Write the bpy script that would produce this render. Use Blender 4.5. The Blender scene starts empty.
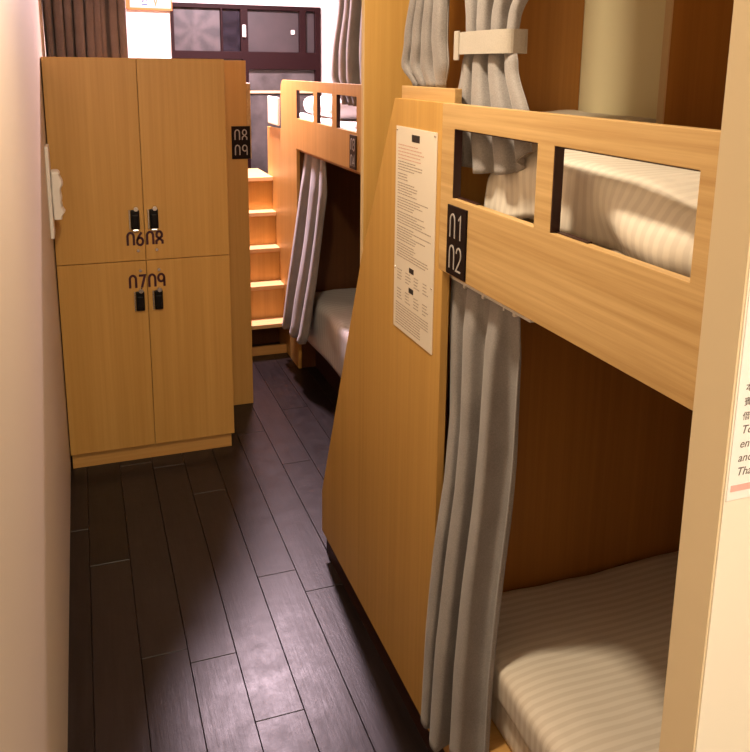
import bpy, bmesh, math, random
from mathutils import Vector, noise
PI = math.pi
S = bpy.context.scene
C = S.collection
rnd = random.Random(7)

# ------------------------------------------------------------------ materials
def new_mat(name):
    m = bpy.data.materials.new(name); m.use_nodes = True
    nt = m.node_tree; b = nt.nodes['Principled BSDF']
    return m, nt, b
def lk(nt, a, b): nt.links.new(a, b)
def plain(name, col, rough=.5, metal=0, spec=.5, bump=0, bscale=200):
    m, nt, b = new_mat(name)
    b.inputs['Base Color'].default_value = (*col, 1)
    b.inputs['Roughness'].default_value = rough
    b.inputs['Metallic'].default_value = metal
    b.inputs['Specular IOR Level'].default_value = spec
    if bump:
        tc = nt.nodes.new('ShaderNodeTexCoord'); n = nt.nodes.new('ShaderNodeTexNoise')
        n.inputs['Scale'].default_value = bscale; bp = nt.nodes.new('ShaderNodeBump')
        bp.inputs['Strength'].default_value = bump; bp.inputs['Distance'].default_value = .002
        lk(nt, tc.outputs['Object'], n.inputs['Vector']); lk(nt, n.outputs['Fac'], bp.inputs['Height'])
        lk(nt, bp.outputs['Normal'], b.inputs['Normal'])
    return m
def wood(name, c1, c2, axis='Z', rough=.42, fine=1.0, amt=1.0):
    """laminate with fine straight grain running along one axis"""
    m, nt, b = new_mat(name)
    tc = nt.nodes.new('ShaderNodeTexCoord'); mp = nt.nodes.new('ShaderNodeMapping')
    s = {'X': (1.2, 60, 60), 'Y': (60, 1.2, 60), 'Z': (60, 60, 1.2)}[axis]
    mp.inputs['Scale'].default_value = [q*fine for q in s]
    n1 = nt.nodes.new('ShaderNodeTexNoise'); n1.inputs['Scale'].default_value = 1.0
    n1.inputs['Detail'].default_value = 5; n1.inputs['Roughness'].default_value = .65
    mp2 = nt.nodes.new('ShaderNodeMapping'); mp2.inputs['Scale'].default_value = [q*.22*fine for q in s]
    n2 = nt.nodes.new('ShaderNodeTexNoise'); n2.inputs['Scale'].default_value = 1.0; n2.inputs['Detail'].default_value = 3
    lk(nt, tc.outputs['Object'], mp.inputs['Vector']); lk(nt, mp.outputs[0], n1.inputs['Vector'])
    lk(nt, tc.outputs['Object'], mp2.inputs['Vector']); lk(nt, mp2.outputs[0], n2.inputs['Vector'])
    mx = nt.nodes.new('ShaderNodeMath'); mx.operation = 'MULTIPLY_ADD'; mx.inputs[1].default_value = .6
    lk(nt, n1.outputs['Fac'], mx.inputs[0])
    m3 = nt.nodes.new('ShaderNodeMath'); m3.operation = 'MULTIPLY'; m3.inputs[1].default_value = .4
    lk(nt, n2.outputs['Fac'], m3.inputs[0]); lk(nt, m3.outputs[0], mx.inputs[2])
    cr = nt.nodes.new('ShaderNodeValToRGB')
    h = .16/amt
    cr.color_ramp.elements[0].position = .5-h; cr.color_ramp.elements[1].position = .5+h
    cr.color_ramp.elements[0].color = (*c1, 1); cr.color_ramp.elements[1].color = (*c2, 1)
    lk(nt, mx.outputs[0], cr.inputs['Fac']); lk(nt, cr.outputs['Color'], b.inputs['Base Color'])
    b.inputs['Roughness'].default_value = rough
    bp = nt.nodes.new('ShaderNodeBump'); bp.inputs['Strength'].default_value = .12; bp.inputs['Distance'].default_value = .001
    lk(nt, mx.outputs[0], bp.inputs['Height']); lk(nt, bp.outputs['Normal'], b.inputs['Normal'])
    return m
def cloth(name, c1, c2, scale=900):
    m, nt, b = new_mat(name)
    tc = nt.nodes.new('ShaderNodeTexCoord')
    w1 = nt.nodes.new('ShaderNodeTexNoise'); w1.inputs['Scale'].default_value = scale*.4; w1.inputs['Detail'].default_value = 3
    w2 = nt.nodes.new('ShaderNodeTexNoise'); w2.inputs['Scale'].default_value = 9; w2.inputs['Detail'].default_value = 4
    lk(nt, tc.outputs['Object'], w1.inputs['Vector']); lk(nt, tc.outputs['Object'], w2.inputs['Vector'])
    ad = nt.nodes.new('ShaderNodeMath'); ad.operation = 'MULTIPLY_ADD'; ad.inputs[1].default_value = .5
    lk(nt, w1.outputs['Fac'], ad.inputs[0])
    hf = nt.nodes.new('ShaderNodeMath'); hf.operation = 'MULTIPLY'; hf.inputs[1].default_value = .5
    lk(nt, w2.outputs['Fac'], hf.inputs[0]); lk(nt, hf.outputs[0], ad.inputs[2])
    cr = nt.nodes.new('ShaderNodeValToRGB')
    cr.color_ramp.elements[0].position = .35; cr.color_ramp.elements[1].position = .65
    cr.color_ramp.elements[0].color = (*c1, 1); cr.color_ramp.elements[1].color = (*c2, 1)
    lk(nt, ad.outputs[0], cr.inputs['Fac']); lk(nt, cr.outputs['Color'], b.inputs['Base Color'])
    b.inputs['Roughness'].default_value = .75
    b.inputs['Sheen Weight'].default_value = .25
    bp = nt.nodes.new('ShaderNodeBump'); bp.inputs['Strength'].default_value = .25; bp.inputs['Distance'].default_value = .001
    lk(nt, w1.outputs['Fac'], bp.inputs['Height']); lk(nt, bp.outputs['Normal'], b.inputs['Normal'])
    return m
def sateen(name, base, stripe, period=.024):
    """white sateen bedding: stripes that run along X, repeating along Y"""
    m, nt, b = new_mat(name)
    tc = nt.nodes.new('ShaderNodeTexCoord'); sp = nt.nodes.new('ShaderNodeSeparateXYZ')
    lk(nt, tc.outputs['Object'], sp.inputs[0])
    k = nt.nodes.new('ShaderNodeMath'); k.operation = 'MULTIPLY'; k.inputs[1].default_value = 2*PI/period
    lk(nt, sp.outputs['Y'], k.inputs[0])
    s = nt.nodes.new('ShaderNodeMath'); s.operation = 'SINE'; lk(nt, k.outputs[0], s.inputs[0])
    mr = nt.nodes.new('ShaderNodeMapRange'); mr.inputs['From Min'].default_value = -.35; mr.inputs['From Max'].default_value = .35
    lk(nt, s.outputs[0], mr.inputs['Value'])
    mx = nt.nodes.new('ShaderNodeMix'); mx.data_type = 'RGBA'
    mx.inputs[6].default_value = (*base, 1); mx.inputs[7].default_value = (*stripe, 1)
    lk(nt, mr.outputs[0], mx.inputs[0]); lk(nt, mx.outputs[2], b.inputs['Base Color'])
    rr = nt.nodes.new('ShaderNodeMapRange'); rr.inputs['To Min'].default_value = .6; rr.inputs['To Max'].default_value = .38
    lk(nt, mr.outputs[0], rr.inputs['Value']); lk(nt, rr.outputs[0], b.inputs['Roughness'])
    return m

M = {}
M['wood'] = wood('wood_panel', (.49, .265, .062), (.60, .345, .098))
M['wood_rail'] = wood('wood_rail', (.42, .245, .085), (.62, .41, .18), 'Y', fine=1.2, amt=1.25)
M['wood_x'] = wood('wood_cross', (.50, .262, .072), (.62, .36, .12), 'X')
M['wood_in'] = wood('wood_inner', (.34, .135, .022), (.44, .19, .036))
M['wood_shaded'] = wood('wood_shaded', (.11, .040, .012), (.16, .062, .018))  # darker copy of the inner wood with shade put into its colour
M['wood_tread'] = wood('wood_tread', (.62, .36, .14), (.74, .47, .21), 'X')
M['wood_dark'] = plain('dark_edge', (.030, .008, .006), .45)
M['edge'] = plain('pale_edge_band', (.66, .47, .25), .5)
M['cabin_wall'] = plain('wall_cream', (.80, .72, .46), .7, bump=.1)
M['paint'] = plain('wall_paint', (.64, .54, .42), .55, bump=.15, bscale=60)
M['paint_white'] = plain('wall_paint_white', (.72, .69, .66), .6, bump=.1)
M['jamb'] = plain('door_frame_paint', (.72, .58, .38), .4)
M['door_white'] = plain('board_white', (.88, .80, .68), .5)
M['ceiling'] = plain('ceiling_paint', (.80, .78, .74), .8)
M['black'] = plain('black_plastic', (.006, .005, .005), .4, spec=.2)
M['plate'] = plain('plate_black', (.008, .004, .005), .35, spec=.15)
M['digit_w'] = plain('digit_silver', (.42, .39, .37), .4)
M['digit_d'] = plain('digit_plum', (.045, .006, .018), .4)
M['chrome'] = plain('chrome', (.75, .73, .70), .22, 1)
M['plastic_w'] = plain('plastic_white', (.80, .76, .70), .4)
M['sheet'] = plain('notice_film', (.74, .66, .55), .35)
M['ink'] = plain('ink', (.36, .29, .23), .6)
M['ink_red'] = plain('ink_red', (.60, .38, .29), .6)
M['ink_black'] = plain('ink_black', (.02, .015, .015), .6)
M['paper'] = plain('paper_white', (.90, .88, .86), .5)
M['paper_pink'] = plain('paper_pink', (.85, .45, .42), .5)
M['curtain'] = cloth('curtain_grey', (.20, .18, .175), (.30, .275, .265))
M['curtain_d'] = cloth('curtain_taupe', (.12, .095, .105), (.20, .165, .175))
M['band'] = cloth('curtain_band', (.34, .30, .255), (.42, .375, .32))
M['white'] = sateen('bed_sateen', (.62, .55, .46), (.71, .645, .555), .020)
M['duvet'] = sateen('duvet_sateen', (.66, .60, .52), (.74, .68, .59), .021)
M['bedding'] = sateen('bed_sateen_cool', (.78, .75, .74), (.86, .83, .82), .03)
M['frame_d'] = plain('window_frame_maroon', (.011, .002, .002), .6, spec=.12)
M['orange'] = plain('sign_edge_orange', (.65, .22, .04), .5)
M['blue'] = plain('sign_mark_blue', (.03, .07, .20), .5)
M['olive'] = plain('sign_mark_olive', (.16, .12, .03), .5)
M['lamp_body'] = plain('lamp_body', (.8, .8, .8), .5)

def pane_mat(name, ca, cb, scale, rough=.25, pattern=None, centre=(0, 0, 0)):
    m, nt, b = new_mat(name)
    tc = nt.nodes.new('ShaderNodeTexCoord'); n = nt.nodes.new('ShaderNodeTexNoise')
    n.inputs['Scale'].default_value = scale; n.inputs['Detail'].default_value = 6
    lk(nt, tc.outputs['Object'], n.inputs['Vector'])
    fac = n.outputs['Fac']
    if pattern == 'flower':            # radial petals of the patterned pane
        mp = nt.nodes.new('ShaderNodeMapping'); mp.inputs['Location'].default_value = [-q for q in centre]
        lk(nt, tc.outputs['Object'], mp.inputs['Vector'])
        sp = nt.nodes.new('ShaderNodeSeparateXYZ'); lk(nt, mp.outputs[0], sp.inputs[0])
        at = nt.nodes.new('ShaderNodeMath'); at.operation = 'ARCTAN2'; lk(nt, sp.outputs['Z'], at.inputs[0]); lk(nt, sp.outputs['X'], at.inputs[1])
        mu = nt.nodes.new('ShaderNodeMath'); mu.operation = 'MULTIPLY'; mu.inputs[1].default_value = 7; lk(nt, at.outputs[0], mu.inputs[0])
        co = nt.nodes.new('ShaderNodeMath'); co.operation = 'COSINE'; lk(nt, mu.outputs[0], co.inputs[0])
        ln = nt.nodes.new('ShaderNodeVectorMath'); ln.operation = 'LENGTH'; lk(nt, mp.outputs[0], ln.inputs[0])
        ra = nt.nodes.new('ShaderNodeMapRange'); ra.inputs['From Min'].default_value = .02; ra.inputs['From Max'].default_value = .12
        lk(nt, ln.outputs['Value'], ra.inputs['Value'])
        pm = nt.nodes.new('ShaderNodeMath'); pm.operation = 'MULTIPLY'; lk(nt, co.outputs[0], pm.inputs[0]); lk(nt, ra.outputs[0], pm.inputs[1])
        ma = nt.nodes.new('ShaderNodeMath'); ma.operation = 'MULTIPLY_ADD'; ma.inputs[1].default_value = -.22
        lk(nt, pm.outputs[0], ma.inputs[0]); lk(nt, n.outputs['Fac'], ma.inputs[2]); fac = ma.outputs[0]
    cr = nt.nodes.new('ShaderNodeValToRGB')
    cr.color_ramp.elements[0].position = .3; cr.color_ramp.elements[1].position = .7
    cr.color_ramp.elements[0].color = (*ca, 1); cr.color_ramp.elements[1].color = (*cb, 1)
    lk(nt, fac, cr.inputs['Fac']); lk(nt, cr.outputs['Color'], b.inputs['Base Color'])
    b.inputs['Roughness'].default_value = rough
    b.inputs['Transmission Weight'].default_value = .25
    return m
M['pane_flower'] = pane_mat('glass_flower', (.016, .012, .012), (.060, .048, .046), 14, .5, 'flower', (.742, 5.6, 1.88))
M['pane_dark'] = pane_mat('glass_dark', (.006, .005, .008), (.025, .02, .028), 20, .2)
M['pane_mid'] = pane_mat('glass_mid', (.032, .028, .028), (.055, .042, .042), 5, .4)
M['pane_low'] = pane_mat('glass_low', (.05, .045, .042), (.13, .115, .11), 9, .35)

def floor_mat():
    m, nt, b = new_mat('floor_planks')
    tc = nt.nodes.new('ShaderNodeTexCoord'); mp = nt.nodes.new('ShaderNodeMapping'); mp.inputs['Scale'].default_value = (55, 4, 1)
    n = nt.nodes.new('ShaderNodeTexNoise'); n.inputs['Detail'].default_value = 8; n.inputs['Roughness'].default_value = .7; n.inputs['Scale'].default_value = 1
    lk(nt, tc.outputs['Object'], mp.inputs['Vector']); lk(nt, mp.outputs[0], n.inputs['Vector'])
    n2 = nt.nodes.new('ShaderNodeTexNoise'); n2.inputs['Scale'].default_value = 16; n2.inputs['Detail'].default_value = 6; n2.inputs['Roughness'].default_value = .7
    lk(nt, tc.outputs['Object'], n2.inputs['Vector'])
    g = nt.nodes.new('ShaderNodeNewGeometry')
    ad = nt.nodes.new('ShaderNodeMath'); ad.operation = 'MULTIPLY_ADD'; ad.inputs[1].default_value = .25
    lk(nt, g.outputs['Random Per Island'], ad.inputs[0]); lk(nt, n.outputs['Fac'], ad.inputs[2])
    cr = nt.nodes.new('ShaderNodeValToRGB')
    cr.color_ramp.elements[0].position = .35; cr.color_ramp.elements[1].position = .9
    cr.color_ramp.elements[0].color = (.004, .002, .0015, 1); cr.color_ramp.elements[1].color = (.020, .013, .013, 1)
    lk(nt, ad.outputs[0], cr.inputs['Fac']); lk(nt, cr.outputs['Color'], b.inputs['Base Color'])
    rr = nt.nodes.new('ShaderNodeMapRange'); rr.inputs['From Min'].default_value = .35; rr.inputs['From Max'].default_value = .65
    rr.inputs['To Min'].default_value = .31; rr.inputs['To Max'].default_value = .385; b.inputs['Specular IOR Level'].default_value = .30
    lk(nt, n2.outputs['Fac'], rr.inputs['Value']); lk(nt, rr.outputs[0], b.inputs['Roughness'])
    bp = nt.nodes.new('ShaderNodeBump'); bp.inputs['Strength'].default_value = .35; bp.inputs['Distance'].default_value = .0015
    a2 = nt.nodes.new('ShaderNodeMath'); a2.operation = 'ADD'; lk(nt, n.outputs['Fac'], a2.inputs[0]); lk(nt, n2.outputs['Fac'], a2.inputs[1])
    lk(nt, a2.outputs[0], bp.inputs['Height']); lk(nt, bp.outputs['Normal'], b.inputs['Normal'])
    return m
M['floor'] = floor_mat()

# ------------------------------------------------------------------ mesh helpers
def wloc(p):
    v = Vector((0, 0, 0))
    while p is not None: v += p.location; p = p.parent
    return v
def link(name, me, mat, parent=None, loc=None, smooth=False):
    mats = mat if isinstance(mat, (list, tuple)) else [mat]
    for q in mats: me.materials.append(q)
    off = wloc(parent) if parent else Vector((0, 0, 0))
    if loc is not None: off = off*0 + Vector(loc)
    me.transform(__import__('mathutils').Matrix.Translation(-off))
    o = bpy.data.objects.new(name, me); C.objects.link(o)
    if parent: o.parent = parent
    elif loc is not None: o.location = loc
    if smooth:
        for p in me.polygons: p.use_smooth = True
    return o
def obj(name, bm, mat, parent=None, loc=None, smooth=False):
    bmesh.ops.recalc_face_normals(bm, faces=bm.faces[:])
    me = bpy.data.meshes.new(name); bm.to_mesh(me); bm.free()
    return link(name, me, mat, parent, loc, smooth)
def tag(o, label=None, cat=None, group=None, kind=None):
    if label: o['label'] = label
    if cat: o['category'] = cat
    if group: o['group'] = group
    if kind: o['kind'] = kind
    return o
def thing(name, label, cat, loc, group=None):
    o = bpy.data.objects.new(name, None); C.objects.link(o); o.location = loc
    o.empty_display_size = .05
    return tag(o, label, cat, group)
def struct(name, bm, mat):
    o = obj(name, bm, mat); o['kind'] = 'structure'; return o
def box(bm, x0, x1, y0, y1, z0, z1, bev=0, seg=2, mi=0):
    vs = [bm.verts.new((x, y, z)) for x in (x0, x1) for y in (y0, y1) for z in (z0, z1)]
    fs = [bm.faces.new([vs[i] for i in f]) for f in ((0, 1, 3, 2), (4, 6, 7, 5), (0, 4, 5, 1), (2, 3, 7, 6), (0, 2, 6, 4), (1, 5, 7, 3))]
    for f in fs: f.material_index = mi
    if bev:
        es = list({e for f in fs for e in f.edges})
        r = bmesh.ops.bevel(bm, geom=es, offset=bev, segments=seg, profile=.5, affect='EDGES')
        for f in r['faces']: f.material_index = mi
def BX(*a, **k):
    bm = bmesh.new(); box(bm, *a, **k); return bm
def prism(outline, axis, t0, t1, holes=(), bev=0):
    """outline (2-D loop) with rectangular holes, extruded along axis; outline coords are the other two axes in order"""
    bm = bmesh.new()
    def P(u, v, t):
        return {'X': (t, u, v), 'Y': (u, t, v), 'Z': (u, v, t)}[axis]
    loops = [outline] + list(holes)
    edges = []
    for lp in loops:
        vs = [bm.verts.new(P(u, v, t0)) for u, v in lp]
        for i in range(len(vs)): edges.append(bm.edges.new((vs[i], vs[(i+1) % len(vs)])))
    bmesh.ops.triangle_fill(bm, use_beauty=True, use_dissolve=False, edges=edges)
    bmesh.ops.dissolve_limit(bm, angle_limit=.01, verts=bm.verts[:], edges=bm.edges[:])
    r = bmesh.ops.extrude_face_region(bm, geom=bm.faces[:])
    vs = [g for g in r['geom'] if isinstance(g, bmesh.types.BMVert)]
    d = {'X': (t1-t0, 0, 0), 'Y': (0, t1-t0, 0), 'Z': (0, 0, t1-t0)}[axis]
    bmesh.ops.translate(bm, vec=d, verts=vs)
    if bev:
        bmesh.ops.recalc_face_normals(bm, faces=bm.faces[:])
        es = [e for e in bm.edges if len(e.link_faces) == 2 and e.calc_face_angle(0) > .5]
        bmesh.ops.bevel(bm, geom=es, offset=bev, segments=2, profile=.5, affect='EDGES')
    return bm
def rect(u0, u1, v0, v1): return [(u0, v0), (u1, v0), (u1, v1), (u0, v1)]
def arc(cx, cy, r, a0, a1, n=8, ry=None):
    ry = ry or r
    return [(cx+r*math.cos(math.radians(a0+(a1-a0)*i/n)), cy+ry*math.sin(math.radians(a0+(a1-a0)*i/n))) for i in range(n+1)]
def cyl(bm, p0, p1, r0, r1=None, n=16):
    r1 = r0 if r1 is None else r1
    p0, p1 = Vector(p0), Vector(p1); d = (p1-p0).normalized()
    a = d.orthogonal().normalized(); b = d.cross(a)
    A = [bm.verts.new(p0+r0*(math.cos(2*PI*i/n)*a+math.sin(2*PI*i/n)*b)) for i in range(n)]
    B = [bm.verts.new(p1+r1*(math.cos(2*PI*i/n)*a+math.sin(2*PI*i/n)*b)) for i in range(n)]
    for i in range(n): bm.faces.new((A[i], A[(i+1) % n], B[(i+1) % n], B[i]))
    bm.faces.new(A[::-1]); bm.faces.new(B)

# digits as stroke paths in a 1 x 1.7 cell (the lettering leaves the zero open at the foot)
GL = {
 '0': [[(0, 0), (0, 1.15)] + arc(.5, 1.15, .5, 180, 0, 10) + [(1, 1.15), (1, 0)]],
 '1': [[(.25, 1.35), (.7, 1.65), (.7, 0)]],
 '2': [arc(.5, 1.15, .5, 170, -30, 10) + [(0, 0), (1, 0)]],
 '3': [arc(.45, 1.22, .43, 160, -80, 8) + arc(.45, .42, .5, 80, -160, 8)],
 '4': [[(.75, 0), (.75, 1.65), (0, .5), (1, .5)]],
 '6': [[(.8, 1.65)] + [(.35, 1.15), (.03, .6)] + arc(.5, .48, .48, 170, -180, 16)],
 '7': [[(0, 1.62), (1, 1.62), (.4, 0)]],
 '8': [[(0, 0), (0, .4), (.92, 1.0)] + arc(.5, 1.22, .44, -20, 200, 12) + [(.08, 1.0), (1, .4), (1, 0)]],
 '9': [[(1, 0), (1, 1.1)] + arc(.5, 1.15, .5, 0, 360, 16)],
}
def ribbon(bm, pts, w, T, d0, d1):
    n = len(pts); L = []
    P = [Vector(p) for p in pts]
    Q = [P[0]]
    for p in P[1:]:
        if (p-Q[-1]).length > 1e-6: Q.append(p)
    P = Q; n = len(P)
    rows = []
    for i in range(n):
        a = (P[i]-P[i-1]).normalized() if i else None
        b = (P[i+1]-P[i]).normalized() if i < n-1 else None
        t = (a+b) if (a is not None and b is not None) else (a if a is not None else b)
        if t.length < 1e-6: t = b
        t = t.normalized(); nn = Vector((-t.y, t.x))
        k = 1.0
        if a is not None and b is not None:
            c = max(.45, nn.dot(Vector((-b.y, b.x)))); k = 1/c
        l = P[i]+nn*w/2*k; r = P[i]-nn*w/2*k
        rows.append([bm.verts.new(T(l.x, l.y, d0)), bm.verts.new(T(r.x, r.y, d0)), bm.verts.new(T(r.x, r.y, d1)), bm.verts.new(T(l.x, l.y, d1))])
    for A, B in zip(rows, rows[1:]):
        for j in range(4): bm.faces.new((A[j], A[(j+1) % 4], B[(j+1) % 4], B[j]))
    bm.faces.new(rows[0]); bm.faces.new(rows[-1][::-1])
def digits(bm, text, u0, v0, wd, ht, gap, w, T, d0, d1):
    for i, ch in enumerate(text):
        ox = u0+i*(wd+gap)
        for st in GL[ch]:
            ribbon(bm, [(ox+p[0]*wd, v0+p[1]/1.65*ht) for p in st], w, T, d0, d1)
# writing planes: u to the reader's right, v up, d out of the surface
def plane_negx(x, ):   # surface faces -X: right is -Y
    return lambda u, v, d: (x-d, -u, v)
def plane_negy(y):     # surface faces -Y: right is +X
    return lambda u, v, d: (u, y-d, v)

def interp(tab, t, lin=False):
    if t <= tab[0][0]: return tab[0][1:]
    for a, b in zip(tab, tab[1:]):
        if t <= b[0]:
            k = (t-a[0])/(b[0]-a[0]); k = k if lin else k*k*(3-2*k)
            return tuple(p+(q-p)*k for p, q in zip(a[1:], b[1:]))
    return tab[-1][1:]
def shell(bm, grid, thick):
    """gives a grid of vertices an even thickness along its normals"""
    bm.normal_update(); back = []
    for row in grid: back.append([bm.verts.new(v.co-v.normal*thick) for v in row])
    nj, ni = len(grid)-1, len(grid[0])-1
    for j in range(nj):
        for i in range(ni): bm.faces.new((back[j][i+1], back[j][i], back[j+1][i], back[j+1][i+1]))
    for j in range(nj):
        for i in (0, ni): bm.faces.new((grid[j][i], grid[j+1][i], back[j+1][i], back[j][i]))
    for i in range(ni):
        for j in (0, nj): bm.faces.new((grid[j][i], grid[j][i+1], back[j][i+1], back[j][i]))
    return bm
def curtain_mesh(tab, folds, seed=0, nu=150, nv=70, thick=.004, bottom=None, phase=0.0, droop=None, sharp=.6, drift=.35, lin=False):
    """tab rows: (z, x0, y0, x1, y1, amp) from top to bottom: the two edges of the cloth and fold depth"""
    t = [(-r[0],)+tuple(r[1:]) for r in tab]
    zt, zb = tab[0][0], tab[-1][0]
    rr = random.Random(seed)
    # folds of uneven width
    cuts = [0]
    for i in range(folds): cuts.append(cuts[-1]+rr.uniform(.6, 1.5))
    cuts = [c/cuts[-1] for c in cuts]
    amps = [rr.uniform(.6, 1.15) for _ in range(folds)]
    bm = bmesh.new(); grid = []
    for j in range(nv+1):
        v = j/nv; row = []
        for i in range(nu+1):
            u = i/nu
            zl = bottom(u) if bottom else zb
            z = zt+(zl-zt)*v
            x0, y0, x1, y1, amp = interp(t, -z, lin)
            uu = min(1, max(0, u+.05*noise.noise(Vector((u*2, v*1.6, seed)))*drift))
            k = 0
            while k < folds-1 and uu > cuts[k+1]: k += 1
            f = (uu-cuts[k])/(cuts[k+1]-cuts[k])
            s = math.tanh(1.6*math.sin(2*PI*f+phase))/.92
            ph = noise.noise(Vector((u*3, v*1.7, seed+9)))
            a = amp*amps[k]*(1+.35*ph)
            d = Vector((x1-x0, y1-y0)); L = d.length or 1; n = Vector((-d.y, d.x))/L
            off = a*s+.18*amp*noise.noise(Vector((u*5+3, v*2.5, seed+3)))
            lat = -.30*a*math.sin(4*PI*f)
            p = Vector((x0, y0))+d*u+n*off+d/L*lat
            row.append(bm.verts.new((p.x, p.y, z)))
        grid.append(row)
    for j in range(nv):
        for i in range(nu):
            bm.faces.new((grid[j][i], grid[j][i+1], grid[j+1][i+1], grid[j+1][i]))
    return shell(bm, grid, thick)
def soft_box(x0, x1, y0, y1, z0, z1, r=.05, n=(40, 30, 8), amp=.006, seed=0, fn=None):
    """mattress-like rounded block with a slightly uneven surface"""
    bm = bmesh.new(); box(bm, x0, x1, y0, y1, z0, z1)
    def cut(axis, lo, hi, k):
        for i in range(1, k):
            co = [0, 0, 0]; co[axis] = lo+(hi-lo)*i/k; no = [0, 0, 0]; no[axis] = 1
            bmesh.ops.bisect_plane(bm, geom=bm.verts[:]+bm.edges[:]+bm.faces[:], plane_co=co, plane_no=no)
    cut(0, x0, x1, n[0]); cut(1, y0, y1, n[1]); cut(2, z0, z1, n[2])
    c = Vector(((x0+x1)/2, (y0+y1)/2, (z0+z1)/2)); h = Vector(((x1-x0)/2, (y1-y0)/2, (z1-z0)/2))
    r = min(r, h.z*.98)
    for v in bm.verts:
        p = v.co-c; q = Vector([max(-h[i]+r, min(h[i]-r, p[i])) for i in range(3)])
        d = p-q
        if d.length > 1e-7:
            # map cube shell to rounded shell
            d = d.normalized()*r if (abs(abs(p.x)-h.x) < 1e-5)+(abs(abs(p.y)-h.y) < 1e-5)+(abs(abs(p.z)-h.z) < 1e-5) else d
        w = q+d+c
        nz = noise.noise(Vector((w.x*5, w.y*5, w.z*8+seed)))*amp+noise.noise(Vector((w.x*14, w.y*14, seed+5)))*amp*.4
        if p.z > -h.z+1e-4: w += (d.normalized() if d.length > 1e-7 else Vector((0, 0, 1)))*nz
        if fn: w = fn(w, p, h)
        v.co = w
    return bm

def text_mesh(body, size, shear=0.0):
    cu = bpy.data.curves.new('writing', 'FONT'); cu.body = body; cu.size = size; cu.shear = shear
    cu.extrude = .0001; cu.resolution_u = 3
    o = bpy.data.objects.new('writing', cu); C.objects.link(o)
    dg = bpy.context.evaluated_depsgraph_get(); dg.update()
    me = bpy.data.meshes.new_from_object(o.evaluated_get(dg))
    bpy.data.objects.remove(o); bpy.data.curves.remove(cu)
    return me

# ------------------------------------------------------------------ setting
XL, XR, YB, YF, ZC = -.125, 2.85, 5.6, -1.3, 2.5
# floor: planks laid along the aisle
bm = bmesh.new()
box(bm, XL-.1, XR+.1, YF-.1, YB+.1, -.06, -.0125)
known = {2: 2.05, 3: 1.78, 4: 2.38, 5: 2.255}
W0 = .1302; col = 0; x = XL-.0 - .0; k = 0
xs = [.2-W0*3+i*W0 for i in range(0, 26)]
for i, xa in enumerate(xs):
    xb = xa+W0-.0012
    if xb < XL+.002: continue
    xa = max(xa, XL); xb = min(xb, XR)
    if xa >= XR: break
    cidx = i-1
    jy = known.get(cidx, rnd.uniform(1.2, 2.6))
    ln = 1.21
    y = jy-ln*3
    while y < YB:
        ya, yb = max(y, YF), min(y+ln-.0015, YB)
        if yb-ya > .02: box(bm, xa, xb, ya, yb, -.012, 0, bev=.0012, seg=1)
        y += ln
struct('floor', bm, M['floor'])
struct('ceiling', BX(XL-.1, XR+.1, YF-.1, YB+.1, ZC, ZC+.08), M['ceiling'])
struct('wall_left', BX(XL-.1, XL, YF-.1, YB+.1, -.06, ZC), M['paint'])
struct('wall_right', BX(XR, XR+.1, YF-.1, YB+.1, -.06, ZC), M['paint_white'])
struct('wall_rear', BX(XL, XR, YF-.1, YF, -.06, ZC), M['paint'])
# back wall with the window opening
WX0, WX1, WZ0, WZ1 = .598, 1.606, .88, 2.055
struct('wall_back', prism(rect(XL, XR, -.06, ZC), 'Y', YB, YB+.1, [rect(WX0, WX1, WZ0, WZ1)]), M['paint_white'])
# doorway wall on the right of the camera and its frame
struct('wall_front', BX(.4185, XR, .414, .4495, 0, ZC), M['door_white'])
struct('trim_1', prism([(.4165, .4150), (.4183, .4150), (.4183, .4510), (.4165, .4510)], 'Z', 0, ZC), M['jamb'])

# window in the back wall
win = struct('window_1', prism(rect(WX0, WX1, WZ0, WZ1), 'Y', YB-.02, YB+.05,
    [rect(WX0+.018, .918, 1.752, WZ1-.03), rect(.932, 1.05, 1.752, WZ1-.03), rect(1.10, 1.455, 1.752, WZ1-.03), rect(1.50, WX1-.04, 1.752, WZ1-.03),
     rect(WX0+.018, 1.06, WZ0+.03, 1.70), rect(1.10, WX1-.04, WZ0+.03, 1.635)], bev=.003), M['frame_d'])
def wpart(name, bm, mat, kind=None): return obj(name, bm, mat, win)
wpart('pane', BX(WX0+.016, .920, YB+.01, YB+.02, 1.75, WZ1-.028), M['pane_flower'])
wpart('pane', BX(.930, 1.052, YB+.012, YB+.022, 1.75, WZ1-.028), M['pane_dark'])
wpart('pane', BX(1.098, 1.457, YB+.012, YB+.022, 1.75, WZ1-.028), M['pane_mid'])
wpart('pane', BX(1.498, WX1-.038, YB+.012, YB+.022, 1.75, WZ1-.028), M['pane_mid'])
wpart('pane', BX(WX0+.016, 1.062, YB+.012, YB+.022, WZ0+.028, 1.702), M['pane_low'])
wpart('pane', BX(1.098, WX1-.038, YB+.012, YB+.022, WZ0+.028, 1.637), M['pane_low'])
wpart('rail_bar', BX(1.10, WX1-.04, YB-.004, YB+.012, 1.475, 1.492, bev=.002), M['edge'])
def latch(cx, cz):
    bm = bmesh.new(); box(bm, cx-.012, cx+.012, YB-.032, YB-.02, cz-.04, cz+.04, bev=.004)
    bmp = [(cx, YB-.034, cz+.01), (cx-.006, YB-.05, cz-.035)]
    cyl(bm, bmp[0], bmp[1], .007, .005); return bm
wpart('latch', latch(1.072, 1.885), M['plastic_w'])
wpart('latch', BX(1.40, 1.425, YB-.004, YB+.012, 1.87, 1.90, bev=.004), M['plastic_w'])

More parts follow.
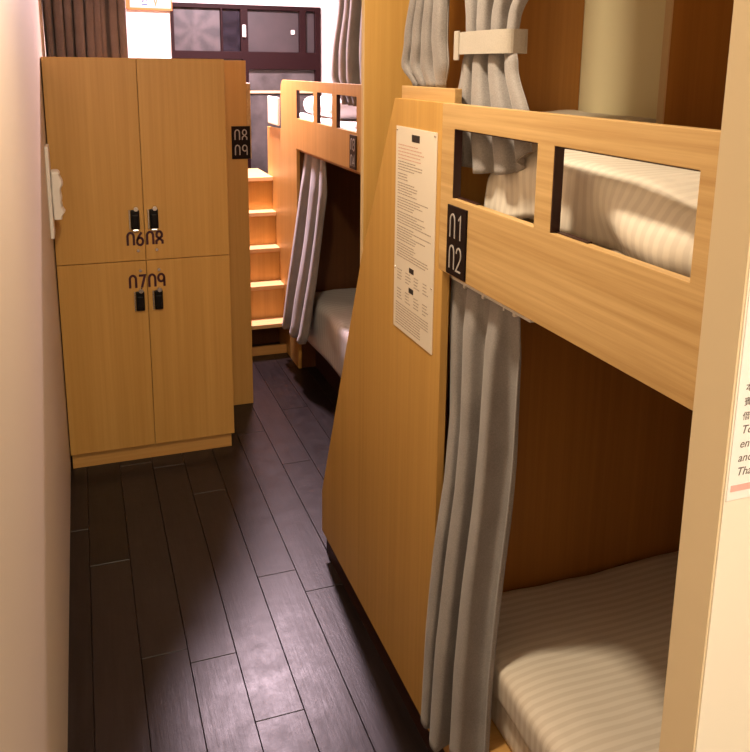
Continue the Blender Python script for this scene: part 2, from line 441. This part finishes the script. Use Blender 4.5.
# ------------------------------------------------------------------ lockers
LK = thing('locker_cabinet', 'light wood four door locker cabinet with black latches against the left wall', 'locker', (.22, 3.57, 0))
LX0, LX1, LY0, LY1, LZ = -.1215, .560, 3.343, 3.795, 1.680
obj('body', BX(LX0, LX1, LY0+.020, LY1, .066, LZ, bev=.001, seg=1), M['wood'], LK)
obj('plinth', BX(LX0+.006, LX1-.012, LY0+.02, LY1-.01, 0, .0655), M['wood_x'], LK)
mx, mz = .2195, .877
doors = [(LX0+.001, mx-.0015, mz+.0015, LZ-.001, '06', 1, 0), (mx+.0015, LX1-.001, mz+.0015, LZ-.001, '08', 1, 1),
         (LX0+.001, mx-.0015, .068, mz-.0015, '07', 0, 0), (mx+.0015, LX1-.001, .068, mz-.0015, '09', 0, 1)]
T = plane_negy(LY0)
for x0, x1, z0, z1, num, up, right in doors:
    d = obj('door', BX(x0, x1, LY0, LY0+.0185, z0, z1, bev=.0012, seg=1), M['wood'], LK)
    d['label'] = 'locker door numbered %s, %s %s' % (num, 'upper' if up else 'lower', 'right' if right else 'left')
    cx = .185 if not right else .258
    if not up: cx += .004
    lz0, lz1 = (1.008, 1.088) if up else (.668, .750)
    bm = bmesh.new(); box(bm, cx-.017, cx+.017, LY0-.014, LY0+.0005, lz0, lz1, bev=.004)
    box(bm, cx-.011, cx+.011, LY0-.020, LY0-.013, lz0+.012, lz1-.02, bev=.003)
    l = obj('latch', bm, M['black'], d)
    bm = bmesh.new(); tz = lz1+.004
    cyl(bm, (cx+.004, LY0, tz), (cx+.004, LY0-.022, tz), .0105, .009)
    l2 = obj('lock_knob', bm, M['chrome'], d, smooth=False)
    bm = bmesh.new()
    sx = cx-.021
    box(bm, sx-.003, sx+.002, LY0-.010, LY0+.0005, lz0, lz1, bev=.001, seg=1)
    if up: box(bm, cx-.012, cx+.012, LY0-.012, LY0+.0005, lz0-.010, lz0-.001, bev=.002)
    obj('lock_plate', bm, M['chrome'], d)
    bm = bmesh.new(); nz = .942 if up else .764
    nx0 = .152 if not right else .228
    digits(bm, num, nx0, nz, .024, .052, .012, .0095, T, -.0003, .0012)
    obj('number', bm, M['digit_d'], d)
    bm = bmesh.new(); kz = .920 if up else .836
    cyl(bm, (cx+.006, LY0+.0005, kz), (cx+.006, LY0-.007, kz), .0075, .006)
    obj('key_stud', bm, M['chrome'], d)

# ------------------------------------------------------------------ left bunk (08 09)
LB = thing('bunk_bed', 'wooden bunk bed behind the lockers with the 08 09 number plate on its end', 'bunk bed', (.3, 4.45, 0))
obj('end_panel', BX(XL+.003, .7345, 3.800, 3.818, 0, 1.679, bev=.001, seg=1), M['wood'], LB)
rail_l = obj('guard_rail', prism([(3.800, 1.228), (5.06, 1.228), (5.06, 1.50)]+arc(4.98, 1.498, .08, 0, 90, 6)+[(3.800, 1.578)], 'X', .735, .753,
    [rect(3.86+.37*i, 4.18+.37*i, 1.393, 1.533) for i in range(3)], bev=.001), M['wood_rail'], LB)
obj('side_panel', BX(.700, .7345, 4.95, 5.06, 0, 1.225), M['wood'], LB)
obj('rear_panel', BX(XL+.003, .698, 5.062, 5.08, 0, 1.60), M['wood_in'], LB)
obj('upper_deck', BX(XL+.003, .7345, 3.8185, 5.0615, 1.20, 1.222), M['wood_x'], LB)
obj('lower_deck', BX(XL+.003, .7345, 3.8185, 4.949, .10, .26), M['wood_x'], LB)
npl = obj('number_plate', BX(.660, .7475, 3.7955, 3.7998, 1.229, 1.381, bev=.0008, seg=1), M['plate'], LB)
bm = bmesh.new(); T2 = plane_negy(3.7955)
digits(bm, '08', .676, 1.318, .021, .046, .013, .0052, T2, -.0002, .001)
digits(bm, '09', .676, 1.247, .021, .046, .013, .0052, T2, -.0002, .001)
obj('numerals', bm, M['digit_w'], npl)
bm = curtain_mesh([(2.42, -.121, 4.0, .225, 3.98, .022), (1.95, -.121, 4.0, .222, 3.98, .026), (1.60, -.121, 4.0, .22, 3.98, .03), (1.23, -.10, 4.0, .22, 3.98, .03)], 9, seed=3, nu=200, nv=50)
tag(obj('curtain', bm, M['curtain_d'], loc=(.05, 3.99, 1.23), smooth=True), 'dark taupe pleated curtain hanging above the lockers', 'curtain')

# ------------------------------------------------------------------ near bunk (01 02)
A = .704; TH = .018
NB = thing('bunk_bed', 'wooden bunk bed on the near right with 01 02 plate and slanted side', 'bunk bed', (1.3, 1.3, 0))
gr = obj('guard_rail', prism([(.475, 1.232), (1.545, 1.232), (1.545, 1.5825), (.475, 1.5825)], 'X', A, A+TH,
    [rect(1.167, 1.486, 1.393, 1.533), rect(.79, 1.116, 1.393, 1.533)], bev=.0012), M['wood_rail'], NB)
for y1, y0 in ((1.486, 1.167), (1.116, .79)):
    bm = bmesh.new()
    box(bm, A+.0008, A+TH-.0005, y1-.0022, y1+.0004, 1.3935, 1.5325)
    box(bm, A+.008, A+TH-.0005, y0, y1-.0022, 1.5303, 1.5334)
    box(bm, A+.010, A+TH+.0015, y1-.09, y1-.0022, 1.3926, 1.3955)
    obj('slot_lining', bm, M['wood_dark'], gr)
side = [(1.524, .081), (2.455, .081), (2.453, .234), (2.248, .703), (2.057, 1.135), (1.818, 1.5825), (1.5455, 1.5825), (1.5455, 1.2312), (1.524, 1.2312)]
obj('slanted_panel', prism(side, 'X', A, A+TH, bev=.001), M['wood'], NB)
obj('tall_panel', BX(A+TH+.0030, 1.412, 2.10, 2.118, .0805, ZC-.002), M['wood'], NB)
obj('edge_strip', BX(A+TH+.0003, A+TH+.0028, 2.0998, 2.1182, .0805, ZC-.002), M['edge'], NB)
obj('step_board', BX(A+TH+.001, A+TH+.018, 1.53, 1.822, 1.560, 1.611, bev=.001, seg=1), M['wood_rail'], NB)
obj('landing', BX(A+TH+.020, .91, 1.60, 1.86, 1.586, 1.604), M['wood_x'], NB)
obj('landing_riser', BX(A+TH+.020, .91, 1.602, 1.62, 1.20, 1.585), M['wood'], NB)
obj('plinth', BX(A+.012, 2.7, .50, 2.44, 0, .0795), M['wood_dark'], NB)  # near-black face paints in the shadow gap below the slanted panel
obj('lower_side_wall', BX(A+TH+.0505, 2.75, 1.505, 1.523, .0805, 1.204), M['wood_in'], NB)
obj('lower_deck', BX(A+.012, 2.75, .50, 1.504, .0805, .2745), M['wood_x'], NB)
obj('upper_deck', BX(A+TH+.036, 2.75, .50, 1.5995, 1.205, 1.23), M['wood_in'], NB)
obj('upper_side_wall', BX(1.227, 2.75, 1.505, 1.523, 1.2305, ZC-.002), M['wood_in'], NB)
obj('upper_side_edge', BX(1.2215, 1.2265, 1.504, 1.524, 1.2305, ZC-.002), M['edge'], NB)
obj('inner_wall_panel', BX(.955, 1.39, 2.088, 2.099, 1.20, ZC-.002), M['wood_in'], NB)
obj('cabin_wall', BX(1.392, 1.412, 1.524, 2.0985, 0, ZC-.002), M['cabin_wall'], NB)
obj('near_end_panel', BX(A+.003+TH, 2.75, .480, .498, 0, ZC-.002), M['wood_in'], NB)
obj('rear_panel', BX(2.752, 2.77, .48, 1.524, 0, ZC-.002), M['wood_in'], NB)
npl = obj('number_plate', BX(A-.004, A+.0002, 1.412, 1.499, 1.236, 1.380, bev=.0008, seg=1), M['plate'], NB)
bm = bmesh.new(); T3 = plane_negx(A-.004)
digits(bm, '01', -1.482, 1.315, .021, .048, .011, .0036, T3, -.0002, .001)
digits(bm, '02', -1.482, 1.250, .021, .048, .011, .0036, T3, -.0002, .001)
obj('numerals', bm, M['digit_w'], npl)
bm = bmesh.new(); box(bm, .728, .740, 1.20, 1.55, 1.213, 1.231)
obj('curtain_track', bm, M['plastic_w'], NB)

# notice on the slanted panel
NS = thing('notice_board', 'tall white printed notice sheet screwed to the slanted wooden panel left of the number plate', 'notice', (A, 1.68, 1.03))
ny0, ny1, nz0, nz1 = 1.5635, 1.7985, 1.030, 1.5195
sheet = obj('sheet', BX(A-.0025, A-.0002, ny0, ny1, nz0, nz1, bev=.0004, seg=1), M['sheet'], NS)
T4 = plane_negx(A-.0025)
def bar(bm, u0, u1, v, h): ribbon(bm, [(u0, v), (u1, v)], h, T4, -.0001, .0004)
bmr, bmk, bmd = bmesh.new(), bmesh.new(), bmesh.new()
def words(bm, u0, u1, v, h):
    u = u0
    while u < u1:
        w = rnd.uniform(.004, .018); w = min(w, u1-u)
        if w > .001: bar(bm, u, u+w, v+rnd.uniform(-.0002, .0002), h)
        u += w+.0022
L0 = -ny1+.016; L1 = -ny0-.012; z = nz1-.042
for i in range(5): words(bmr, L0, L0+rnd.uniform(.11, .16), z, .0026); z -= .0078
for grp in ((4, .09, .19), (3, .05, .10), (5, .08, .13), (5, .08, .19), (5, .10, .20), (6, .09, .20), (6, .1, .19)):
    for i in range(grp[0]): words(bmk, L0, min(L1, L0+rnd.uniform(grp[1], grp[2])), z, .0024); z -= .0063
    z -= .003
heads = [bmesh.new() for _ in range(3)]
box(heads[0], A-.0032, A-.0022, 1.6555, 1.7005, nz1-.030, nz1-.014, bev=.0003, seg=1)
zt = z-.012
for kk in range(2):
    box(heads[kk+1], A-.0032, A-.0022, 1.675, 1.702, zt-.006, zt+.006, bev=.0003, seg=1)
    for c in range(4):
        u = L0+.006+c*.052
        for i in range(4): words(bmk, u, u+rnd.uniform(.02, .036), zt-.012-.0075*i, .0022)
    zt -= .048
z = zt-.0
while z > nz0+.012:
    words(bmk, L0, L1-.055 if z < nz0+.045 else L1-.01, z, .0022); z -= .0065
obj('red_lines', bmr, M['ink_red'], sheet); obj('printed_lines', bmk, M['ink'], sheet); [obj('heading_block', hb, M['ink_black'], sheet) for hb in heads]
for yy in (ny0+.008, ny1-.008):
    for zz in (nz1-.008, nz0+.15):
        bm = bmesh.new(); cyl(bm, (A-.002, yy, zz), (A-.0045, yy, zz), .0028, .002, 10)
        obj('screw', bm, M['chrome'], NS)

# mattresses and bedding of the near bunk
def lowfn(w, p, h):
    if p.z > 0:      # soft fall of the surface to the front edge
        w.z -= .008*math.exp(-((w.x-.74)/.05)**2)
    if w.x < .84 and p.z < h.z*.15: w.x += .011*min(1, (h.z*.15-p.z)/.012)
    w.z += .003*noise.noise(Vector((w.x*3, w.y*16, 7)))*(p.z > 0)
    return w
tag(obj('mattress', soft_box(.738, 2.70, .52, 1.497, .2755, .455, r=.022, n=(110, 60, 18), amp=.006, seed=1, fn=lowfn), M['white'], loc=(1.7, 1.0, .2755), smooth=True),
    'striped white mattress on the lower berth of the near right bunk', 'mattress')
tag(obj('mattress', soft_box(.790, 2.70, .54, 1.44, 1.2315, 1.385, r=.03, n=(50, 30, 6), amp=.004, seed=2), M['white'], loc=(1.7, 1.0, 1.2315), smooth=True),
    'striped white mattress on the upper berth of the near right bunk, under the duvet', 'mattress')
def duvet():
    bm = bmesh.new(); nu, nv = 120, 90; grid = []
    # v: around the front edge (hang) then back over the top
    for i in range(nu+1):
        y = .53+(1.452-.53)*i/nu; row = []
        for j in range(nv+1):
            s = j/nv*1.25
            hang = .105
            nz = noise.noise(Vector((y*5, s*4, 2))); n2 = noise.noise(Vector((y*13, s*8, 5)))
            top = interp([(.5, 1.44), (.75, 1.45), (.864, 1.463), (1.02, 1.488), (1.20, 1.495), (1.28, 1.50), (1.39, 1.480), (1.43, 1.462), (1.47, 1.43)], y)[0]+.003*n2; top += .03*min(1, max(0, s-.13)/.5)*max(0, (1.50-top)/.05)
            r = .018
            if s < hang:
                z = top-.012-(hang-s); x = .772+.010*n2
                k = (hang-s)/hang
                sw = math.exp(-((y-.90)/.16)**2)          # a swag of loose cover at the near end
                x -= .030*sw*math.sin(PI*min(1, k*1.1))*1.0
                x += .02*math.exp(-((y-1.08)/.05)**2)*k
                x -= .010*math.sin(26*y+3*k)*k*.7
            elif s < hang+r*1.57:
                a = (s-hang)/r
                z = top-.012+r*math.sin(a)*.7; x = .772+r*(1-math.cos(a))+.01*n2*(1-a/1.57)
            else:
                x = .772+r+(s-hang-r*1.57); z = top+.012*nz*min(1, (x-.76)*6)+.001
                z += .008*math.sin(9*(y+.6*x))*min(1, (x-.76)*5)*.5
            row.append(bm.verts.new((x, y, z)))
        grid.append(row)
    for i in range(nu):
        for j in range(nv): bm.faces.new((grid[i][j], grid[i+1][j], grid[i+1][j+1], grid[i][j+1]))
    return shell(bm, grid, .006)
dv = tag(obj('duvet', duvet(), M['duvet'], loc=(1.3, 1.0, 1.385), smooth=True), 'crumpled striped white duvet seen through the slots of the near guard rail', 'duvet')
tag(obj('blanket', soft_box(.93, 1.385, 1.64, 2.07, 1.2, 1.535, r=.05, n=(18, 18, 6), amp=.008, seed=4), M['white'], loc=(1.2, 1.9, 1.2), smooth=True), 'white folded bedding at the cream wall behind the near guard rail', 'blanket')
obj('shelf_floor', BX(.912, 1.39, 1.6005, 2.0985, 1.17, 1.199), M['wood_in'], NB)

# lower near curtain
bm = curtain_mesh([(1.212, .742, 1.550, .745, 1.268, .006), (1.12, .744, 1.548, .746, 1.275, .016), (.90, .748, 1.530, .748, 1.292, .022), (.76, .732, 1.505, .742, 1.295, .025),
                   (.60, .706, 1.488, .726, 1.285, .027), (.42, .684, 1.474, .702, 1.262, .027), (.28, .675, 1.466, .688, 1.245, .027), (.14, .668, 1.460, .674, 1.232, .027)],
                  3, seed=17, nu=240, nv=90, bottom=lambda u: .185+.10*max(0, u-.25)+.006*math.sin(12*u), phase=PI*.9, drift=.12, lin=True)
cn = thing('curtain', 'long grey curtain gathered at the opening of the near lower berth', 'curtain', (.70, 1.42, .05))
obj('drape', bm, M['curtain'], cn, smooth=True)
for i in range(7):
    y = 1.53-.042*i
    obj('hook', BX(.738, .748, y-.004, y+.004, 1.200, 1.2125, bev=.001, seg=1), M['plastic_w'], cn)

# upper near curtains
cu = thing('curtain', 'grey curtain gathered by a pale tie band above the near guard rail', 'curtain', (.775, 1.43, 1.45))
bm = curtain_mesh([(2.44, .785, 1.64, .785, 1.16, .022), (1.86, .782, 1.625, .782, 1.27, .024), (1.74, .776, 1.595, .776, 1.368, .013), (1.70, .775, 1.588, .775, 1.382, .010),
                   (1.66, .772, 1.598, .772, 1.362, .015), (1.55, .758, 1.60, .758, 1.28, .016), (1.44, .750, 1.575, .750, 1.245, .013)],
                  4, seed=21, nu=200, nv=90, bottom=lambda u: 1.450+.004*math.sin(14*u)+.055*max(0, (u-.6)/.4)**1.3)
obj('drape', bm, M['curtain'], cu, smooth=True)
def band():
    bm = bmesh.new(); N = 48; rows = []
    for i in range(N):
        a = 2*PI*i/N; ca, sa = math.cos(a), math.sin(a)
        y = 1.483+math.copysign(abs(ca)**.6, ca)*.112; x = .775+math.copysign(abs(sa)**.6, sa)*.030
        tilt = 0
        ring = []
        for dz, dr in ((-.022, 0), (-.022, .003), (.022, .003), (.022, 0)):
            ring.append(bm.verts.new((x+(dr if sa > 0 else -dr), y+dr*ca, 1.702+dz)))
        rows.append(ring)
    for i in range(N):
        A_, B_ = rows[i], rows[(i+1) % N]
        for j in range(4): bm.faces.new((A_[j], A_[(j+1) % 4], B_[(j+1) % 4], B_[j]))
    box(bm, .741, .746, 1.560, 1.580, 1.668, 1.727, bev=.001, seg=1)
    return bm
obj('tie_band', band(), M['band'], cu, smooth=False)['label'] = 'pale grey tie band'
bm = curtain_mesh([(2.44, .81, 1.93, .81, 1.72, .018), (1.85, .80, 1.93, .80, 1.735, .022), (1.72, .80, 1.97, .80, 1.735, .024), (1.66, .80, 2.00, .80, 1.725, .020), (1.608, .80, 1.93, .80, 1.74, .010)],
                  4, seed=31, nu=140, nv=70, sharp=.8, drift=.8)
tag(obj('curtain', bm, M['curtain'], loc=(.80, 1.84, 1.608), smooth=True), 'short grey curtain bunched on the ledge behind the tied curtain', 'curtain')

# ------------------------------------------------------------------ far bunk and stairs
B = 1.07
FB = thing('bunk_bed', 'small far bunk bed with three slot guard rail at the end of the aisle', 'bunk bed', (1.8, 3.9, 0))
out = [(3.121, 1.231), (4.193, 1.231), (4.193, 0), (4.90, 0), (4.90, 1.30), (4.54, 1.31)]+[(4.54, 1.52)]+arc(4.48, 1.525, .058, 0, 90, 6)+[(3.121, 1.586)]
fr_ = obj('guard_rail', prism(out, 'X', B, B+TH, [rect(3.196, 3.475, 1.391, 1.536), rect(3.545, 3.79, 1.391, 1.536), rect(3.858, 4.183, 1.391, 1.536)], bev=.001), M['wood'], FB)
bm = bmesh.new()
for y in (3.475, 3.79, 4.183): obj('slot_lining', BX(B+.0008, B+TH-.0005, y-.003, y+.0004, 1.3915, 1.5355), M['wood_dark'], fr_)
obj('rail_end', BX(B+.0005, B+.045, 3.100, 3.1205, 1.231, 1.586), M['wood_in'], FB)
obj('newel_board', BX(B-.014, B-.0005, 4.56, 4.82, 1.325, 1.485, bev=.006), M['door_white'], FB)
obj('upper_deck', BX(B+TH+.0005, 2.8, 3.122, 4.56, 1.2155, 1.226), M['wood_in'], FB)
obj('lower_side_wall', BX(B+TH+.001, 2.8, 4.20, 4.218, 0, 1.215), M['wood_shaded'], FB)  # shade of the far berth interior is painted into the wall
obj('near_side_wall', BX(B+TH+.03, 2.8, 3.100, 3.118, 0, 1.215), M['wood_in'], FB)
obj('lower_deck', BX(B+.10, 2.8, 3.119, 4.199, 0, .158), M['wood_dark'], FB)  # near-black colour stands in for the shadow under the far berth
npl = obj('number_plate', BX(B-.004, B+.0002, 3.188, 3.275, 1.236, 1.378, bev=.0008, seg=1), M['plate'], FB)
bm = bmesh.new(); T5 = plane_negx(B-.004)
digits(bm, '03', -3.258, 1.316, .021, .046, .011, .005, T5, -.0002, .001)
digits(bm, '04', -3.258, 1.248, .021, .046, .011, .005, T5, -.0002, .001)
obj('numerals', bm, M['digit_w'], npl)
def farfn(w, p, h):
    if p.x < -h.x+.2 and p.z < 0: w.z += .02*math.sin((w.y-3.2)*3)**2
    return w
tag(obj('mattress', soft_box(1.105, 2.75, 3.13, 4.185, .1585, .45, r=.03, n=(50, 40, 10), amp=.012, seed=8, fn=farfn), M['bedding'], loc=(1.9, 3.65, .1585), smooth=True),
    'white mattress on the far lower berth, its corner lit by the lamp', 'mattress')
tag(obj('mattress', soft_box(1.11, 2.75, 3.14, 4.54, 1.2265, 1.40, r=.05, n=(40, 30, 6), amp=.012, seed=9), M['bedding'], loc=(1.9, 3.8, 1.2265), smooth=True),
    'white mattress on the far upper berth behind the slotted rail', 'mattress')
tag(obj('pillow', soft_box(1.16, 1.60, 3.80, 4.42, 1.402, 1.50, r=.048, n=(24, 24, 6), amp=.012, seed=12), M['bedding'], loc=(1.4, 4.1, 1.402), smooth=True),
    'white pillow on the far upper berth', 'pillow')
bm = curtain_mesh([(1.215, 1.105, 4.15, 1.105, 3.76, .010), (1.05, 1.085, 4.17, 1.10, 3.72, .022), (.60, 1.045, 4.24, 1.06, 3.78, .028), (.30, 1.03, 4.33, 1.03, 3.84, .030), (.12, 1.03, 4.42, 1.03, 4.02, .030)],
                  3, seed=43, nu=140, nv=70, bottom=lambda u: .205+.05*u, drift=.1, lin=True)
tag(obj('curtain', bm, M['curtain'], loc=(1.06, 4.1, .15), smooth=True), 'grey curtain hanging beside the far lower berth next to the stairs', 'curtain')
bm = curtain_mesh([(2.44, 1.14, 3.66, 1.14, 3.20, .03), (1.95, 1.14, 3.66, 1.14, 3.20, .032), (1.70, 1.14, 3.74, 1.14, 3.20, .038), (1.62, 1.14, 3.76, 1.14, 3.20, .034), (1.49, 1.14, 3.60, 1.14, 3.22, .02)],
                  4, seed=51, nu=140, nv=60, sharp=.8)
tag(obj('curtain', bm, M['curtain'], loc=(1.14, 3.4, 1.49), smooth=True), 'dark grey curtain gathered above the far upper berth', 'curtain')

ST = thing('staircase', 'small wooden staircase with pale treads at the end of the aisle', 'stairs', (.91, 4.75, 0))
tr = [(.21, 4.394), (.41, 4.50), (.61, 4.60), (.81, 4.687), (1.01, 4.762)]
SX0, SX1 = .757, B-.001
for i, (z, y) in enumerate(tr):
    back = 5.22 if i == 4 else tr[i+1][1]+.06
    obj('tread', BX(SX0, SX1, y, y+.30 if i < 4 else 5.2, z-.024, z, bev=.002), M['wood_tread'], ST)
    if i: obj('riser', BX(SX0, SX1, y+.022, y+.036, tr[i-1][0]+.0005, z-.0245), M['wood'], ST)
    else: obj('riser', BX(SX0, SX1, y+.28, y+.294, .0, z-.0245), M['wood_shaded'], ST)  # shadow below the first tread is carried by the riser's dark colour
obj('base_board', BX(SX0, SX1+.06*0, 4.47, 4.486, 0, .052), M['wood_x'], ST)

# ------------------------------------------------------------------ small things
sw = thing('wall_switch', 'white switch plate with a ragged white piece, on the left wall before the lockers', 'switch', (XL, 3.18, 1.05))
obj('back_plate', BX(XL+.0002, XL+.013, 3.12, 3.25, 1.03, 1.365, bev=.003), M['plastic_w'], sw)
bm = soft_box(XL+.013, -.079, 3.14, 3.22, 1.095, 1.275, r=.008, n=(6, 8, 20), amp=.006, seed=15)
for v in bm.verts:
    if v.co.x > -.10: v.co.x += .012*noise.noise(Vector((1, 3, v.co.z*28)))+.006*noise.noise(Vector((4, 3, v.co.z*70)))
obj('ragged_cover', bm, M['plastic_w'], sw)

M['sign_face'] = plain('sign_face', (.42, .41, .38), .6)
M['orange'] = plain('sign_edge', (.42, .12, .015), .6)
sg = thing('wall_sign', 'white sign with orange edge high on the far wall above the lockers', 'sign', (.46, YB, 2.0))
sb = obj('board', BX(.345, .600, YB-.030, YB-.0005, 2.012, 2.20, bev=.003), M['sign_face'], sg)
obj('border', prism(rect(.335, .608, 1.999, 2.21), 'Y', YB-.032, YB-.001, [rect(.346, .599, 2.013, 2.199)]), M['orange'], sg)
obj('side_block', BX(.298, .334, YB-.04, YB-.0005, 2.005, 2.21, bev=.002), M['orange'], sg)
bm = bmesh.new(); T6 = plane_negy(YB-.030)
ribbon(bm, [(.425, 2.045), (.432, 2.07), (.448, 2.06), (.45, 2.09)], .008, T6, 0, .001); ribbon(bm, [(.418, 2.03), (.455, 2.035)], .008, T6, 0, .001)
obj('blue_mark', bm, M['blue'], sb)
bm = bmesh.new(); ribbon(bm, [(.49, 2.10), (.505, 2.03), (.52, 2.10)], .012, T6, 0, .001)
obj('olive_mark', bm, M['olive'], sb)

# paper notice on the doorway wall
PY = .414
pn = thing('paper_notice', 'white paper notice with black writing and a pink strip on the doorway wall', 'notice', (.50, PY, 1.38))
sheet = obj('sheet', BX(.4195, .640, PY-.0012, PY-.0001, 1.349, 1.520), M['paper'], pn)
obj('pink_strip', BX(.4220, .638, PY-.0016, PY-.0012, 1.3560, 1.3610), M['paper_pink'], sheet)
bm = bmesh.new()
lines = [('\u672c', 1.4330, 0), ('\u8cd3', 1.4222, 0), ('\u501f', 1.4113, 0), ('To', 1.4005, .25), ('envi', 1.3897, .25), ('and', 1.3789, .25), ('Than', 1.3681, .25)]
me_all = bmesh.new()
for body, zz, sh in lines:
    me = text_mesh(body, .0090 if sh else .0068, sh)
    from mathutils import Matrix
    me.transform(Matrix(((1, 0, 0, .4255), (0, 0, -1, PY-.0013), (0, 1, 0, zz), (0, 0, 0, 1))))
    me_all.from_mesh(me); bpy.data.meshes.remove(me)
bm.free()
obj('writing', me_all, plain('ink_soft', (.10, .075, .07), .6), sheet)

# ceiling lamps
def lamp(label, x, y, r, power, colour, size):
    t = thing('ceiling_lamp', label, 'lamp', (x, y, ZC-.07))
    bm = bmesh.new(); cyl(bm, (x, y, ZC-.0005), (x, y, ZC-.03), r+.02, r+.02, 40); obj('housing', bm, M['lamp_body'], t)
    bm = bmesh.new(); cyl(bm, (x, y, ZC-.0305), (x, y, ZC-.045), r, r*.9, 40)
    m, nt, b = new_mat('lamp_glow')
    b.inputs['Emission Color'].default_value = (*colour, 1); b.inputs['Emission Strength'].default_value = 6
    obj('diffuser', bm, m, t)
    l = bpy.data.lights.new('ceiling_light', 'AREA'); l.shape = 'DISK'; l.size = size; l.energy = power; l.color = colour
    lo = bpy.data.objects.new('ceiling_light', l); C.objects.link(lo); lo.location = (x, y, ZC-.06)
    return lo
lamp('round white ceiling lamp over the stairs at the far end', .92, 4.60, .10, 145, (1.0, .74, .84), .18)
lamp('round warm ceiling lamp over the aisle beside the near bunk', .24, 1.38, .09, 24, (1.0, .82, .58), .14)
lamp('round warm ceiling lamp behind the doorway', .25, -.65, .10, 34, (1.0, .86, .66), .20)
w = bpy.data.worlds.new('night'); S.world = w; w.use_nodes = True
w.node_tree.nodes['Background'].inputs[0].default_value = (.6, .45, .35, 1)
w.node_tree.nodes['Background'].inputs[1].default_value = .02

# ------------------------------------------------------------------ camera
f, ppy, pit, yaw, rol = 812.6, 245.5, 12.294, 19.9005, -.6034
cd = bpy.data.cameras.new('camera'); cam = bpy.data.objects.new('camera', cd); C.objects.link(cam)
from mathutils import Matrix
p_, y_, r_ = map(math.radians, (pit, yaw, rol))
fwd = Vector((math.cos(p_)*math.sin(y_), math.cos(p_)*math.cos(y_), -math.sin(p_)))
right = Vector((math.cos(y_), -math.sin(y_), 0)); up = right.cross(fwd)
# image axes rolled by r_
rx = right*math.cos(r_)-up*math.sin(r_); ux = right*math.sin(r_)+up*math.cos(r_)
Rm = Matrix((rx, ux, -fwd)).transposed().to_4x4()
cam.matrix_world = Matrix.Translation((0, 0, 1.65)) @ Rm
cd.sensor_fit = 'VERTICAL'; cd.sensor_height = 36; cd.lens = f/752*36
cd.clip_start = .02; cd.clip_end = 60
cd.shift_y = -(376-ppy)/752
S.camera = cam
S.view_settings.view_transform = 'Standard'; S.view_settings.look = 'None'
S.view_settings.gamma = 1; S.view_settings.use_curve_mapping = False
S.view_settings.exposure = 0
